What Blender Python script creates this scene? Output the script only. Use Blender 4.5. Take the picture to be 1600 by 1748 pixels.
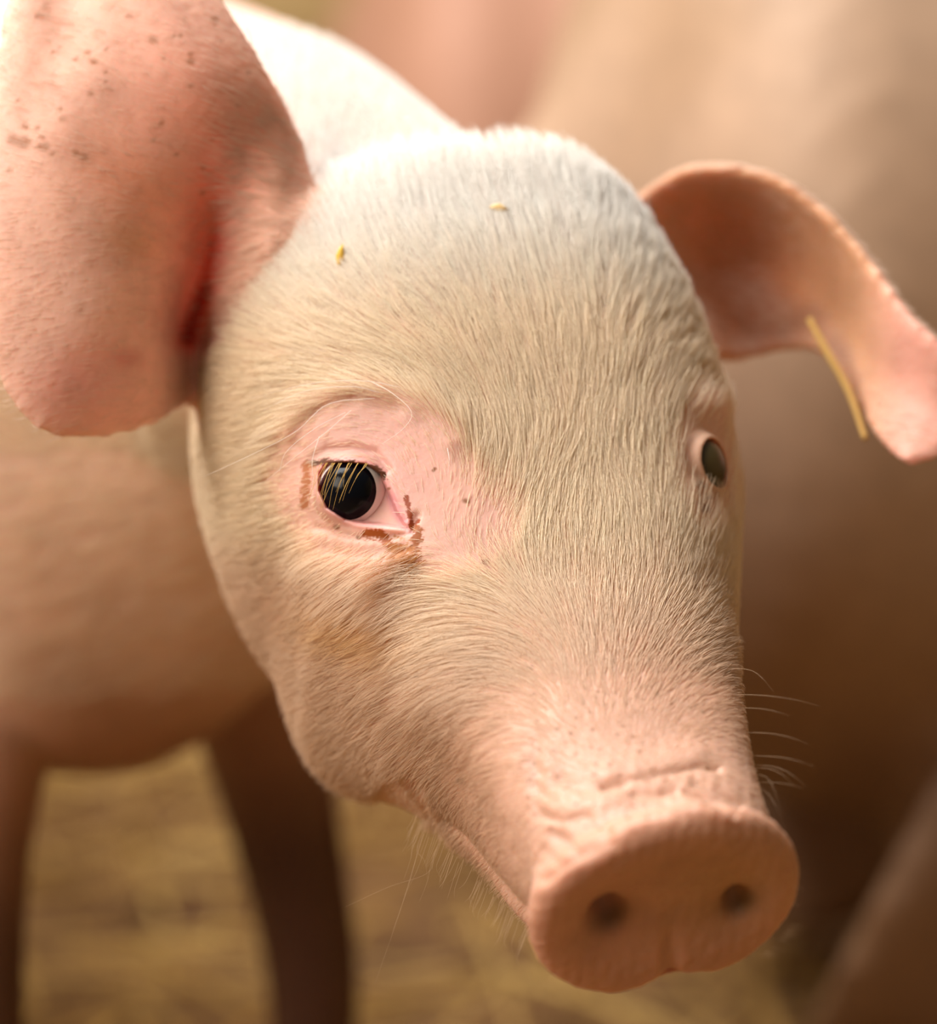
import bpy, math, random
import numpy as np
from mathutils import Vector, Matrix, kdtree

random.seed(7); rng = np.random.default_rng(7)
for o in list(bpy.data.objects): bpy.data.objects.remove(o)
C = bpy.context.scene.collection
scene = bpy.context.scene

# ------------------------------------------------------------------ camera
D = 1400.0                       # mm, camera to the plane of the near eye
PITCH = math.radians(12)
MMPX = 0.2                       # one photo pixel at that plane
cam_loc = np.array([0.0, -1.40, 0.72])
right = np.array([1.0, 0, 0]); upv = np.array([0, math.sin(PITCH), math.cos(PITCH)])
fwd = np.array([0, math.cos(PITCH), -math.sin(PITCH)])
cd = bpy.data.cameras.new('camera'); cam = bpy.data.objects.new('camera', cd); C.objects.link(cam)
cam.location = cam_loc; cam.rotation_euler = (math.pi/2 - PITCH, 0, 0)
cd.sensor_fit = 'HORIZONTAL'; cd.sensor_width = 36.0
cd.lens = 36.0 * D / (1600*MMPX)
cd.clip_start = 0.05; cd.clip_end = 60
cd.dof.use_dof = True; cd.dof.focus_distance = (D - 40)/1000; cd.dof.aperture_fstop = 4.2
scene.camera = cam

# ------------------------------------------------------------------ light
world = bpy.data.worlds.new('world'); scene.world = world; world.use_nodes = True
bg = world.node_tree.nodes['Background']
bg.inputs[0].default_value = (1.0, 0.80, 0.60, 1); bg.inputs[1].default_value = 0.17

def area(name, loc, target, sx, sy, power, col):
    l = bpy.data.lights.new(name, 'AREA'); l.shape = 'RECTANGLE'; l.size = sx; l.size_y = sy
    l.energy = power; l.color = col
    o = bpy.data.objects.new(name, l); C.objects.link(o); o.location = loc
    d = Vector(target) - Vector(loc); o.rotation_euler = d.to_track_quat('-Z', 'Y').to_euler()
    return o
area('skylight', (-0.9, 0.6, 2.6), (0, 0.0, 0.4), 1.8, 1.4, 112, (1.0, 0.985, 0.975))
area('fill_light', (-2.15, -1.45, 2.1), (0, 0, 0.4), 1.8, 1.6, 98, (1.0, 0.89, 0.77))  # unseen fill lamp, added to brighten face and near ear

scene.view_settings.view_transform = 'Standard'
try: scene.view_settings.look = 'None'
except Exception: pass
scene.view_settings.exposure = 0.15; scene.view_settings.gamma = 1.0
scene.view_settings.use_curve_mapping = False
scene.cycles.max_bounces = 6

# ------------------------------------------------------------------ frames
# L coordinates: millimetres, X right, Y up, Z towards the camera, origin on the optical axis at distance D
def PL(px, py, t=0.0):
    s = (D - t)/D*MMPX
    return np.array([(px-800)*s, (874-py)*s, t], float)
def proj(L):
    s = (D - L[:, 2])/D*MMPX
    return np.stack([800 + L[:, 0]/s, 874 - L[:, 1]/s], 1)
def toW(L):
    L = np.asarray(L, float)
    return cam_loc + (L[..., 0:1]*right + L[..., 1:2]*upv + (D - L[..., 2:3])*fwd)*0.001
def toL(W):
    W = (np.asarray(W, float)-cam_loc)*1000
    return np.stack([W@right, W@upv, D - W@fwd], -1)
def Ldir(w):
    w = np.asarray(w, float); return np.array([w@right, w@upv, -(w@fwd)])
def nrm(v): return v/np.linalg.norm(v, axis=-1, keepdims=True)

E1 = PL(600, 838, 15); E2 = PL(1225, 785, -15); SN = PL(1140, 1522, 115)
HM = (E1+E2)/2
hx = nrm(SN-HM); hy = E1-E2; hy = nrm(hy-hx*(hy@hx)); hz = np.cross(hy, hx)
def H(x, y, z):                  # head frame: x to the snout, y to the near side, z dorsal
    return HM + x*hx + y*hy + z*hz

# ------------------------------------------------------------------ mesh helpers
def catmull(xs, P, q):
    """P rows at xs, sampled at q (cubic Hermite, finite differences)"""
    xs = np.asarray(xs, float); P = np.asarray(P, float); q = np.asarray(q, float)
    m = np.zeros_like(P)
    dx = np.diff(xs)[:, None]; sl = np.diff(P, axis=0)/dx
    m[1:-1] = (sl[:-1]*dx[1:] + sl[1:]*dx[:-1])/(dx[1:]+dx[:-1]); m[0] = sl[0]; m[-1] = sl[-1]
    i = np.clip(np.searchsorted(xs, q, 'right')-1, 0, len(xs)-2)
    h = (xs[i+1]-xs[i]); t = ((q-xs[i])/h)[:, None]; h = h[:, None]
    return ((2*t**3-3*t**2+1)*P[i] + (t**3-2*t**2+t)*h*m[i] + (-2*t**3+3*t**2)*P[i+1] + (t**3-t**2)*h*m[i+1])

def loft_mesh(rings):
    n = len(rings[0]); V = np.concatenate(rings); F = []
    R = len(rings)
    for r in range(R-1):
        for k in range(n):
            a = r*n+k; b = r*n+(k+1) % n
            F.append((a, b, b+n, a+n))
    V = np.concatenate([V, [rings[0].mean(0)], [rings[-1].mean(0)]])
    c0 = len(V)-2; c1 = len(V)-1
    for k in range(n):
        F.append((c0, (k+1) % n, k)); F.append((c1, (R-1)*n+k, (R-1)*n+(k+1) % n))
    return V, F

def ring(c, s, t, w, ht, hb, n=2.2, seg=72, notch=0.0, kn=1.0, kf=1.0):
    th = np.linspace(0, 2*np.pi, seg, endpoint=False)
    cs, sn = np.cos(th), np.sin(th)
    y = w*np.sign(cs)*np.abs(cs)**(2/n); z = np.sign(sn)*np.abs(sn)**(2/n)
    z = np.where(z > 0, z*ht, z*hb); y = np.where(y > 0, y*kn, y*kf)
    if notch: z = np.where(sn < 0, z + notch*np.exp(-(y/(0.28*w))**2), z)
    return c + y[:, None]*s + z[:, None]*t

def tube(pts, rad, seg=28, squash=1.0, step=None):
    pts = np.array(pts, float); rad = np.array(rad, float)
    xs = np.concatenate([[0], np.cumsum(np.linalg.norm(np.diff(pts, axis=0), axis=1))])
    q = np.linspace(0, xs[-1], 40); P = catmull(xs, pts, q); r = catmull(xs, rad[:, None], q)[:, 0]
    rings = []
    for i in range(len(q)):
        d = nrm(P[min(i+1, 39)]-P[max(i-1, 0)])
        a = nrm(np.cross(d, [0.3, 0.1, 1.0])); b = np.cross(d, a)
        rings.append(ring(P[i], a, b, r[i], r[i], r[i], 2.0, seg))
    return loft_mesh(rings)

def grid_sheet(G, nu=56, nv=56):
    """G[v][u] of (px,py,t) -> smooth grid of L points"""
    A = np.array([[PL(*c) for c in row] for row in G])       # v,u,3
    nv0, nu0 = A.shape[:2]
    qu = np.linspace(0, nu0-1, nu); qv = np.linspace(0, nv0-1, nv)
    B = np.stack([catmull(np.arange(nu0), A[i], qu) for i in range(nv0)])
    return np.stack([catmull(np.arange(nv0), B[:, j], qv) for j in range(nu)], 1)   # v,u,3

def sheet_solid(S, thick, margin):
    nv, nu = S.shape[:2]
    du = np.gradient(S, axis=1); dv = np.gradient(S, axis=0)
    n = np.cross(du, dv); n /= (np.linalg.norm(n, axis=2, keepdims=True)+1e-9)
    if n[..., 2].mean() < 0: n = -n
    u = np.linspace(0, 1, nu)[None, :]; v = np.linspace(0, 1, nv)[:, None]
    e = np.minimum(np.minimum(u, 1-u), (1-v)*1.2)
    th = margin + (thick-margin)*np.clip(e/0.15, 0, 1)
    Bk = S - n*th[..., None]
    V = np.concatenate([S.reshape(-1, 3), Bk.reshape(-1, 3)]); off = nv*nu; F = []
    idx = lambda i, j: i*nu+j
    for i in range(nv-1):
        for j in range(nu-1):
            F.append((idx(i, j), idx(i, j+1), idx(i+1, j+1), idx(i+1, j)))
            F.append((off+idx(i, j), off+idx(i+1, j), off+idx(i+1, j+1), off+idx(i, j+1)))
    for i in range(nv-1):
        F.append((idx(i, 0), idx(i+1, 0), off+idx(i+1, 0), off+idx(i, 0)))
        F.append((idx(i, nu-1), off+idx(i, nu-1), off+idx(i+1, nu-1), idx(i+1, nu-1)))
    for j in range(nu-1):
        F.append((idx(0, j), off+idx(0, j), off+idx(0, j+1), idx(0, j+1)))
        F.append((idx(nv-1, j), idx(nv-1, j+1), off+idx(nv-1, j+1), off+idx(nv-1, j)))
    return V, F

def remesh(parts, voxel):
    """union of closed shells (L mm) -> V (n,3), T (m,3)"""
    Vs, Fs, o = [], [], 0
    for V, F in parts:
        Vs.append(V); Fs += [tuple(i+o for i in f) for f in F]; o += len(V)
    me = bpy.data.meshes.new('tmp'); me.from_pydata(np.concatenate(Vs).tolist(), [], Fs)
    import bmesh
    bm = bmesh.new(); bm.from_mesh(me)
    bmesh.ops.recalc_face_normals(bm, faces=bm.faces); bm.to_mesh(me); bm.free()
    ob = bpy.data.objects.new('tmp', me); C.objects.link(ob)
    m = ob.modifiers.new('r', 'REMESH'); m.mode = 'VOXEL'; m.voxel_size = voxel; m.adaptivity = 0
    dg = bpy.context.evaluated_depsgraph_get(); ev = ob.evaluated_get(dg); em = ev.to_mesh()
    em.calc_loop_triangles()
    V = np.empty(len(em.vertices)*3, np.float32); em.vertices.foreach_get('co', V)
    T = np.empty(len(em.loop_triangles)*3, np.int32); em.loop_triangles.foreach_get('vertices', T)
    ev.to_mesh_clear(); bpy.data.objects.remove(ob); bpy.data.meshes.remove(me)
    return V.reshape(-1, 3).astype(float), T.reshape(-1, 3)

def edges_of(T):
    E = np.concatenate([T[:, [0, 1]], T[:, [1, 2]], T[:, [2, 0]]]); E.sort(axis=1)
    return np.unique(E, axis=0)
def laplace(V, E, it, w=0.5, mask=None):
    n = len(V); deg = np.bincount(E.ravel(), minlength=n)[:, None]
    for _ in range(it):
        S = np.stack([np.bincount(E[:, 0], V[E[:, 1], k], n)+np.bincount(E[:, 1], V[E[:, 0], k], n) for k in range(3)], 1)
        dV = (S/np.maximum(deg, 1)-V)*w
        if mask is not None: dV = dV*mask[:, None]
        V = V+dV
    return V
def smooth(V, E, it, mask=None):           # Taubin: keeps volume
    for _ in range(it):
        V = laplace(V, E, 1, 0.5, mask); V = laplace(V, E, 1, -0.52, mask)
    return V
def vnormals(V, T):
    fn = np.cross(V[T[:, 1]]-V[T[:, 0]], V[T[:, 2]]-V[T[:, 0]])
    n = np.stack([sum(np.bincount(T[:, k], fn[:, c], len(V)) for k in range(3)) for c in range(3)], 1)
    return n/(np.linalg.norm(n, axis=1, keepdims=True)+1e-12)
def refine(V, T, sel):
    """split every edge whose two ends are selected"""
    e = np.stack([T[:, [0, 1]], T[:, [1, 2]], T[:, [2, 0]]], 1)           # m,3,2
    es = np.sort(e, axis=2); mk = sel[es[..., 0]] & sel[es[..., 1]]
    key = es[..., 0].astype(np.int64)*len(V)+es[..., 1]
    uk, inv = np.unique(key[mk], return_inverse=True)
    mid = np.full(mk.shape, -1, np.int64); mid[mk] = inv+len(V)
    a = uk//len(V); b = uk % len(V)
    V2 = np.concatenate([V, (V[a]+V[b])/2])
    code = mk[:, 0]*1+mk[:, 1]*2+mk[:, 2]*4; out = [T[code == 0]]
    t = T[code == 7]; m = mid[code == 7]
    out += [np.stack([t[:, 0], m[:, 0], m[:, 2]], 1), np.stack([m[:, 0], t[:, 1], m[:, 1]], 1),
            np.stack([m[:, 2], m[:, 1], t[:, 2]], 1), m]
    for k, c in ((0, 1), (1, 2), (2, 4)):      # one edge
        t = T[code == c]; m = mid[code == c][:, k]
        A, B, Cc = t[:, k], t[:, (k+1) % 3], t[:, (k+2) % 3]
        out += [np.stack([A, m, Cc], 1), np.stack([m, B, Cc], 1)]
    for k, c in ((0, 3), (1, 6), (2, 5)):      # edges k and k+1
        t = T[code == c]; mm = mid[code == c]; m1 = mm[:, k]; m2 = mm[:, (k+1) % 3]
        A, B, Cc = t[:, k], t[:, (k+1) % 3], t[:, (k+2) % 3]
        out += [np.stack([m1, B, m2], 1), np.stack([A, m1, m2], 1), np.stack([A, m2, Cc], 1)]
    return V2, np.concatenate(out).astype(np.int32)

def mesh_obj(name, V, T, mat, parent=None, col=None, smooth_sh=True, world_in=False, base=None):
    """V in L mm (or world metres when world_in)"""
    W = V if world_in else toW(V)
    if base is not None: W = W-np.array(base)
    me = bpy.data.meshes.new(name)
    T = np.asarray(T); k = T.shape[1]
    me.vertices.add(len(W)); me.vertices.foreach_set('co', np.ascontiguousarray(W, np.float32).ravel())
    me.loops.add(T.size); me.loops.foreach_set('vertex_index', np.ascontiguousarray(T, np.int32).ravel())
    me.polygons.add(len(T)); me.polygons.foreach_set('loop_start', np.arange(0, T.size, k, dtype=np.int32))
    me.polygons.foreach_set('loop_total', np.full(len(T), k, np.int32))
    if smooth_sh: me.polygons.foreach_set('use_smooth', np.ones(len(T), bool))
    me.update(calc_edges=True); me.validate()
    if col is not None:
        a = me.color_attributes.new('Col', 'FLOAT_COLOR', 'POINT')
        cc = np.ones((len(W), 4), np.float32); cc[:, :col.shape[1]] = col; a.data.foreach_set('color', cc.ravel())
    me.materials.append(mat)
    o = bpy.data.objects.new(name, me); C.objects.link(o)
    if parent is not None: o.parent = parent
    return o

def tag(o, label=None, cat=None, group=None, kind=None):
    if label: o['label'] = label
    if cat: o['category'] = cat
    if group: o['group'] = group
    if kind: o['kind'] = kind
    return o
def empty(name, loc, label, cat, group=None):
    o = bpy.data.objects.new(name, None); C.objects.link(o); o.location = loc
    o.empty_display_size = 0.05
    return tag(o, label, cat, group)

# ------------------------------------------------------------------ materials
def mat(name):
    m = bpy.data.materials.new(name); m.use_nodes = True
    nt = m.node_tree; return m, nt, nt.nodes['Principled BSDF']
def skin_mat(name, sss=0.25, scale=0.004, rough=0.5, bump=0.15, bscale=900, coat=0.0):
    m, nt, b = mat(name); N = nt.nodes; Lk = nt.links
    a = N.new('ShaderNodeVertexColor'); a.layer_name = 'Col'
    tc = N.new('ShaderNodeTexCoord')
    n1 = N.new('ShaderNodeTexNoise'); n1.inputs['Scale'].default_value = 70; n1.inputs['Detail'].default_value = 6
    Lk.new(tc.outputs['Object'], n1.inputs['Vector'])
    mx = N.new('ShaderNodeMix'); mx.data_type = 'RGBA'; mx.blend_type = 'MULTIPLY'; mx.inputs[0].default_value = 0.5
    rp = N.new('ShaderNodeMapRange'); rp.inputs[1].default_value = 0.3; rp.inputs[2].default_value = 0.7
    rp.inputs[3].default_value = 0.82; rp.inputs[4].default_value = 1.12
    Lk.new(n1.outputs['Fac'], rp.inputs[0]); Lk.new(a.outputs['Color'], mx.inputs[6]); Lk.new(rp.outputs[0], mx.inputs[7])
    Lk.new(mx.outputs[2], b.inputs['Base Color'])
    n2 = N.new('ShaderNodeTexNoise'); n2.inputs['Scale'].default_value = bscale; n2.inputs['Detail'].default_value = 4
    Lk.new(tc.outputs['Object'], n2.inputs['Vector'])
    n3 = N.new('ShaderNodeTexNoise'); n3.inputs['Scale'].default_value = bscale/5; n3.inputs['Detail'].default_value = 3
    Lk.new(tc.outputs['Object'], n3.inputs['Vector'])
    ad = N.new('ShaderNodeMath'); ad.operation = 'ADD'; Lk.new(n2.outputs['Fac'], ad.inputs[0]); Lk.new(n3.outputs['Fac'], ad.inputs[1])
    bp = N.new('ShaderNodeBump'); bp.inputs['Strength'].default_value = bump; bp.inputs['Distance'].default_value = 0.0012
    Lk.new(ad.outputs[0], bp.inputs['Height']); Lk.new(bp.outputs['Normal'], b.inputs['Normal'])
    b.inputs['Roughness'].default_value = rough
    b.inputs['Subsurface Weight'].default_value = sss; b.inputs['Subsurface Radius'].default_value = (1.0, 0.35, 0.2)
    b.inputs['Subsurface Scale'].default_value = scale
    b.inputs['Specular IOR Level'].default_value = 0.35
    if coat: b.inputs['Coat Weight'].default_value = coat; b.inputs['Coat Roughness'].default_value = 0.25
    return m
def plain(name, col, rough=0.6, spec=0.4, sss=0):
    m, nt, b = mat(name); b.inputs['Base Color'].default_value = (*col, 1); b.inputs['Roughness'].default_value = rough
    b.inputs['Specular IOR Level'].default_value = spec
    if sss: b.inputs['Subsurface Weight'].default_value = sss; b.inputs['Subsurface Scale'].default_value = 0.002
    return m
def noisy(name, c1, c2, scale, rough=0.8, stretch=(1, 1, 1), bump=0.4):
    m, nt, b = mat(name); N = nt.nodes; Lk = nt.links
    tc = N.new('ShaderNodeTexCoord'); mp = N.new('ShaderNodeMapping'); mp.inputs['Scale'].default_value = stretch
    Lk.new(tc.outputs['Object'], mp.inputs[0])
    n = N.new('ShaderNodeTexNoise'); n.inputs['Scale'].default_value = scale; n.inputs['Detail'].default_value = 8
    Lk.new(mp.outputs[0], n.inputs['Vector'])
    r = N.new('ShaderNodeValToRGB'); r.color_ramp.elements[0].position = 0.35; r.color_ramp.elements[1].position = 0.65
    r.color_ramp.elements[0].color = (*c1, 1); r.color_ramp.elements[1].color = (*c2, 1)
    Lk.new(n.outputs['Fac'], r.inputs[0]); Lk.new(r.outputs[0], b.inputs['Base Color'])
    bp = N.new('ShaderNodeBump'); bp.inputs['Strength'].default_value = bump; bp.inputs['Distance'].default_value = 0.01
    Lk.new(n.outputs['Fac'], bp.inputs['Height']); Lk.new(bp.outputs[0], b.inputs['Normal'])
    b.inputs['Roughness'].default_value = rough
    return m
def hair_mat(name, transl=0.35):
    m = bpy.data.materials.new(name); m.use_nodes = True; nt = m.node_tree; N = nt.nodes; Lk = nt.links
    N.remove(N['Principled BSDF']); out = N['Material Output']
    a = N.new('ShaderNodeAttribute'); a.attribute_name = 'hcol'
    d = N.new('ShaderNodeBsdfDiffuse'); t = N.new('ShaderNodeBsdfTranslucent'); g = N.new('ShaderNodeBsdfGlossy')
    g.inputs['Roughness'].default_value = 0.45; g.inputs['Color'].default_value = (1, 1, 1, 1)
    for k in (d, t): Lk.new(a.outputs['Color'], k.inputs['Color'])
    m1 = N.new('ShaderNodeMixShader'); m1.inputs[0].default_value = transl
    Lk.new(d.outputs[0], m1.inputs[1]); Lk.new(t.outputs[0], m1.inputs[2])
    m2 = N.new('ShaderNodeMixShader'); m2.inputs[0].default_value = 0.03
    Lk.new(m1.outputs[0], m2.inputs[1]); Lk.new(g.outputs[0], m2.inputs[2]); Lk.new(m2.outputs[0], out.inputs['Surface'])
    return m
M_skin = skin_mat('pig_skin', 0.45, 0.007, 0.5, 0.13, 700)
M_skin_far = skin_mat('pig_skin_far', 0.0, 0.004, 0.6, 0.05, 60)
M_hair = hair_mat('pig_hair', 0.45)
M_sclera = plain('eye_white', (0.86, 0.82, 0.80), 0.2, 0.4)
M_iris = plain('eye_iris', (0.002, 0.003, 0.006), 0.16, 0.14)
M_iris_far = plain('eye_iris_far', (0.045, 0.032, 0.010), 0.35, 0.5)  # hazy reflection put into the far iris as an olive tone
M_hoof = plain('hoof_horn', (0.10, 0.07, 0.05), 0.5)

# ------------------------------------------------------------------ setting
M_floor = noisy('packed_straw_floor', (0.10, 0.04, 0.012), (0.24, 0.12, 0.035), 14, 0.95)
M_straw = noisy('straw', (0.44, 0.23, 0.05), (0.70, 0.45, 0.13), 9, 0.7)
M_wood = noisy('old_boards', (0.42, 0.26, 0.10), (0.60, 0.42, 0.18), 6, 0.8, (1, 1, 8))
def box(name, lo, hi, m, parent=None, base=(0, 0, 0)):
    lo = np.array(lo, float); hi = np.array(hi, float)
    V = np.array([[(lo, hi)[i >> 0 & 1][0], (lo, hi)[i >> 1 & 1][1], (lo, hi)[i >> 2 & 1][2]] for i in range(8)])
    T = np.array([(0, 2, 3, 1), (4, 5, 7, 6), (0, 1, 5, 4), (2, 6, 7, 3), (0, 4, 6, 2), (1, 3, 7, 5)])
    return mesh_obj(name, V, T, m, parent, smooth_sh=False, world_in=True, base=base)
nx, ny = 90, 90                                              # trodden, uneven floor
gx, gy = np.meshgrid(np.linspace(-3, 3, nx), np.linspace(-2.4, 3.4, ny))
gz = 0.008*np.sin(gx*7+np.sin(gy*5))*np.cos(gy*6)+0.004*np.sin(gx*19+gy*13)-0.012
Vf = np.stack([gx.ravel(), gy.ravel(), gz.ravel()], 1)
Tf = np.array([(j*nx+i, j*nx+i+1, (j+1)*nx+i+1, (j+1)*nx+i) for j in range(ny-1) for i in range(nx-1)])
tag(mesh_obj('floor', Vf, Tf, M_floor, world_in=True), kind='structure')

# ------------------------------------------------------------------ the big pig: shape
hst = np.array([  # x,   w,  zc,  top, bottom(of upper head), n
    (-150, 98, -45,  20, -118, 2.2),
    (-110, 102, -50, 47, -128, 2.5),
    (-70,  103, -50, 47, -134, 2.6),
    (-30,  95, -52,  37, -134, 2.7),
    (0,    83, -56,  26, -136, 2.9),
    (30,   73, -56,  16, -134, 3.0),
    (60,   62, -40,  10, -110, 2.6),
    (75,   57, -31,  9, -97, 2.5),
    (90,   51, -22,   9, -84, 2.5),
    (115,  46, -16,  12, -73, 2.6),
    (140,  42, -11,   17, -61, 2.6),
    (156,  40, -6,   23, -52, 2.4),
    (166,  40, -4,   26, -47, 2.2),
    (171,  42, -5,   33, -50, 2.1),
    (176,  44, -6,   37, -53, 2.1),
    (180.5, 43.5, -6, 37, -52, 2.1),
    (183,  41, -6,   33, -48, 2.1),
    (183.2, 34, -6,  25, -38, 2.1),
    (180.5, 21, -6,  12, -22, 2.1),
    (179.5, 4,  -6,   -3, -9, 2.0)])
q = np.concatenate([np.arange(-110, 150, 3.0), np.arange(150, 183, 0.8)])
par = catmull(hst[:16, 0], hst[:16, 1:], q[q < 181])
rings = []
# trunk and neck, rear to front
bf = Ldir(nrm(np.array([0.74, -0.67, 0.0]))); bs = Ldir(nrm(np.array([-0.67, -0.74, 0.0]))); bu = Ldir([0, 0, 1.0])
trunk = [  # px, py, t, w, top, bottom
    (-1040, 420, -1130, 30, 40, 40),
    (-1010, 450, -1100, 85, 95, 90),
    (-880, 500, -1000, 125, 150, 140),
    (-560, 570, -760, 148, 178, 172),
    (-180, 620, -520, 145, 178, 178),
    (120, 610, -350, 128, 165, 180),
    (360, 590, -240, 110, 135, 180),
    (560, 575, -165, 94, 108, 160)]
cen = [PL(a, b, c) for a, b, c, *_ in trunk]; dims = [list(d[3:]) for d in trunk]
cen.append(H(-110, 0, -48)); dims.append([102, 82, 84])
cen = np.array(cen); dims = np.array(dims, float)
xs = np.concatenate([[0], np.cumsum(np.linalg.norm(np.diff(cen, axis=0), axis=1))])
qq = np.linspace(0, xs[-1], 90)[:-1]
cc = catmull(xs, cen, qq); dd = catmull(xs, dims, qq)
for i, s in enumerate(qq):
    f = np.clip((s-xs[5])/(xs[-1]-xs[5]), 0, 1); f = f*f*(3-2*f)
    sd = nrm(bs*(1-f)+hy*f); up = bu*(1-f)+hz*f; up = nrm(up-sd*(up@sd))
    rings.append(ring(cc[i], sd, up, dd[i][0], dd[i][1], dd[i][2], 2.1, kf=1-0.3*f))
for x, (w, zc, zt, zb, n) in zip(q[q < 181], par):
    r = np.clip((x-160)/15, 0, 1)*math.radians(11)
    s2 = hy*math.cos(r)-hz*math.sin(r); t2 = hz*math.cos(r)+hy*math.sin(r)
    rings.append(ring(H(x, 0, zc), s2, t2, w, zt-zc, zc-zb, n, notch=9*np.clip((x-166)/8, 0, 1),
                      kn=np.interp(x, [-110, -40, 0, 40, 80, 110], [0.93, 1.0, 1.03, 1.15, 1.12, 1.0]), kf=np.interp(x, [-110, -70, -30, 0, 30, 60, 95], [0.70, 0.78, 0.86, 0.945, 0.95, 0.96, 1.0])))
r = math.radians(11); s2 = hy*math.cos(r)-hz*math.sin(r); t2 = hz*math.cos(r)+hy*math.sin(r)
for x, w, zc, zt, zb, n in hst[16:]:
    rings.append(ring(H(x, 0, zc), s2, t2, w, zt-zc, zc-zb, n, notch=8*w/47))
shells = [loft_mesh(rings)]
# lower jaw
jaw = np.array([(-40, 60, -90, 24, 38), (0, 60, -88, 26, 40), (40, 56, -82, 24, 42), (60, 53, -80, 24, 37), (80, 46, -74, 22, 30), (110, 37, -66, 12, 17),
                (140, 30, -60, 8, 10), (152, 24, -56, 6, 8), (158, 12, -54, 4, 4)], float)
qj = np.arange(-40, 158, 3.0); pj = catmull(jaw[:, 0], jaw[:, 1:], qj)
shells.append(loft_mesh([ring(H(x, 0, p[1]), hy, hz, p[0], p[2], p[3], 2.2, 48) for x, p in zip(qj, pj)]))
# near ear (u: outer margin -> inner margin by the forehead; v: base -> tip)
EAR1 = [
 [(345, 690, -56), (345, 655, -60), (350, 620, -66), (352, 595, -62), (390, 560, -34), (450, 500, -24), (510, 430, -26)],
 [(245, 742, -28), (245, 670, -20), (262, 590, -24), (318, 520, -50), (392, 462, -32), (465, 415, -18), (540, 365, -22)],
 [(85, 748, 0), (120, 640, 2), (200, 520, -4), (335, 405, -36), (405, 362, -28), (475, 318, -24), (538, 285, -42)],
 [(-10, 640, 6), (40, 540, 7), (130, 425, 4), (300, 290, -12), (392, 250, -18), (455, 218, -26), (508, 200, -42)],
 [(-50, 420, 4), (0, 330, 5), (90, 255, 4), (215, 185, -4), (330, 150, -6), (400, 122, -16), (458, 105, -30)],
 [(-20, 140, -4), (40, 80, -5), (110, 60, -8), (190, 38, -8), (270, 20, -10), (330, 5, -18), (384, -8, -30)],
 [(20, -80, -20), (70, -130, -21), (115, -140, -24), (160, -150, -24), (200, -150, -24), (240, -150, -30), (285, -140, -36)],
 [(110, -240, -50), (120, -250, -46), (140, -255, -44), (155, -258, -44), (170, -258, -44), (185, -255, -46), (205, -250, -48)]]
S1 = grid_sheet(EAR1); shells.append(sheet_solid(S1, 6.0, 4.2))
EAR2 = [
 [(1085, 340, -104), (1120, 400, -112), (1160, 480, -112), (1190, 560, -104), (1205, 620, -98)],
 [(1170, 296, -96), (1200, 370, -128), (1230, 450, -140), (1248, 540, -124), (1258, 612, -108)],
 [(1290, 302, -88), (1300, 370, -124), (1310, 450, -140), (1322, 530, -130), (1330, 590, -112)],
 [(1390, 358, -80), (1388, 420, -108), (1385, 480, -120), (1390, 545, -112), (1400, 600, -100)],
 [(1470, 440, -70), (1458, 500, -88), (1450, 560, -98), (1448, 620, -94), (1452, 675, -84)],
 [(1540, 528, -58), (1522, 590, -68), (1508, 640, -76), (1496, 700, -74), (1492, 745, -66)],
 [(1612, 590, -50), (1596, 640, -56), (1575, 690, -60), (1556, 740, -58), (1542, 788, -52)],
 [(1690, 660, -52), (1672, 690, -54), (1650, 720, -54), (1628, 752, -54), (1606, 782, -52)]]
def pxt(L): s_ = (D-L[2])/D*MMPX; return (800+L[0]/s_, 874-L[1]/s_, L[2])
EAR2.insert(0, [pxt(H(*h_)) for h_ in ((-112, -46, 16), (-112, -52, -2), (-108, -55, -22), (-98, -55, -42), (-88, -55, -58))])
S2 = grid_sheet(EAR2); shells.append(sheet_solid(S2, 6.0, 4.2))
# legs (world space, hoof at z = 0)
def leg(hip, foot, bend, r0, k=1.0):
    hip = np.array(hip); foot = np.array(foot)
    pts = [hip, hip*0.6+foot*0.4+bend*0.5, hip*0.35+foot*0.65+bend, hip*0.12+foot*0.88+bend*0.3, foot+np.array([0, 0, 0.012])]
    return pts, [r0, r0*0.52, r0*0.42, r0*0.38, r0*0.44]
cW = toW(cen)
fW = nrm(np.array([0.74, -0.67, 0.0])); sW = nrm(np.array([-0.67, -0.74, 0.0]))
legs_w = []
for base, off in ((cW[5], 0.0), (cW[2], 0.05)):
    for sg in (1, -1):
        hip = base+sW*sg*0.068+fW*0.015; foot = base+sW*sg*0.10+fW*0.040; foot[2] = 0.0; hip[2] -= 0.07; kk_ = sW*sg*0.012
        pts, rad = leg(hip, foot, fW*(0.012 if off == 0 else -0.03), 0.050)
        pts = [p_+(kk_ if i_ in (1, 2) else 0) for i_, p_ in enumerate(pts)]; legs_w.append(foot)
        shells.append(tube(toL(np.array(pts)), np.array(rad)*1000))
# tail
tb = cW[0]
shells.append(tube(toL(np.array([tb+fW*0.05, tb-fW*0.04+[0, 0, 0.01], tb-fW*0.08+[0, 0, -0.03], tb-fW*0.085+[0.01, 0, -0.10]])), [14, 10, 7, 4], 14))

V, T = remesh(shells, 2.3)
E = edges_of(T); V = smooth(V, E, 8)
HX = lambda V: (V-HM)@hx
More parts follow.
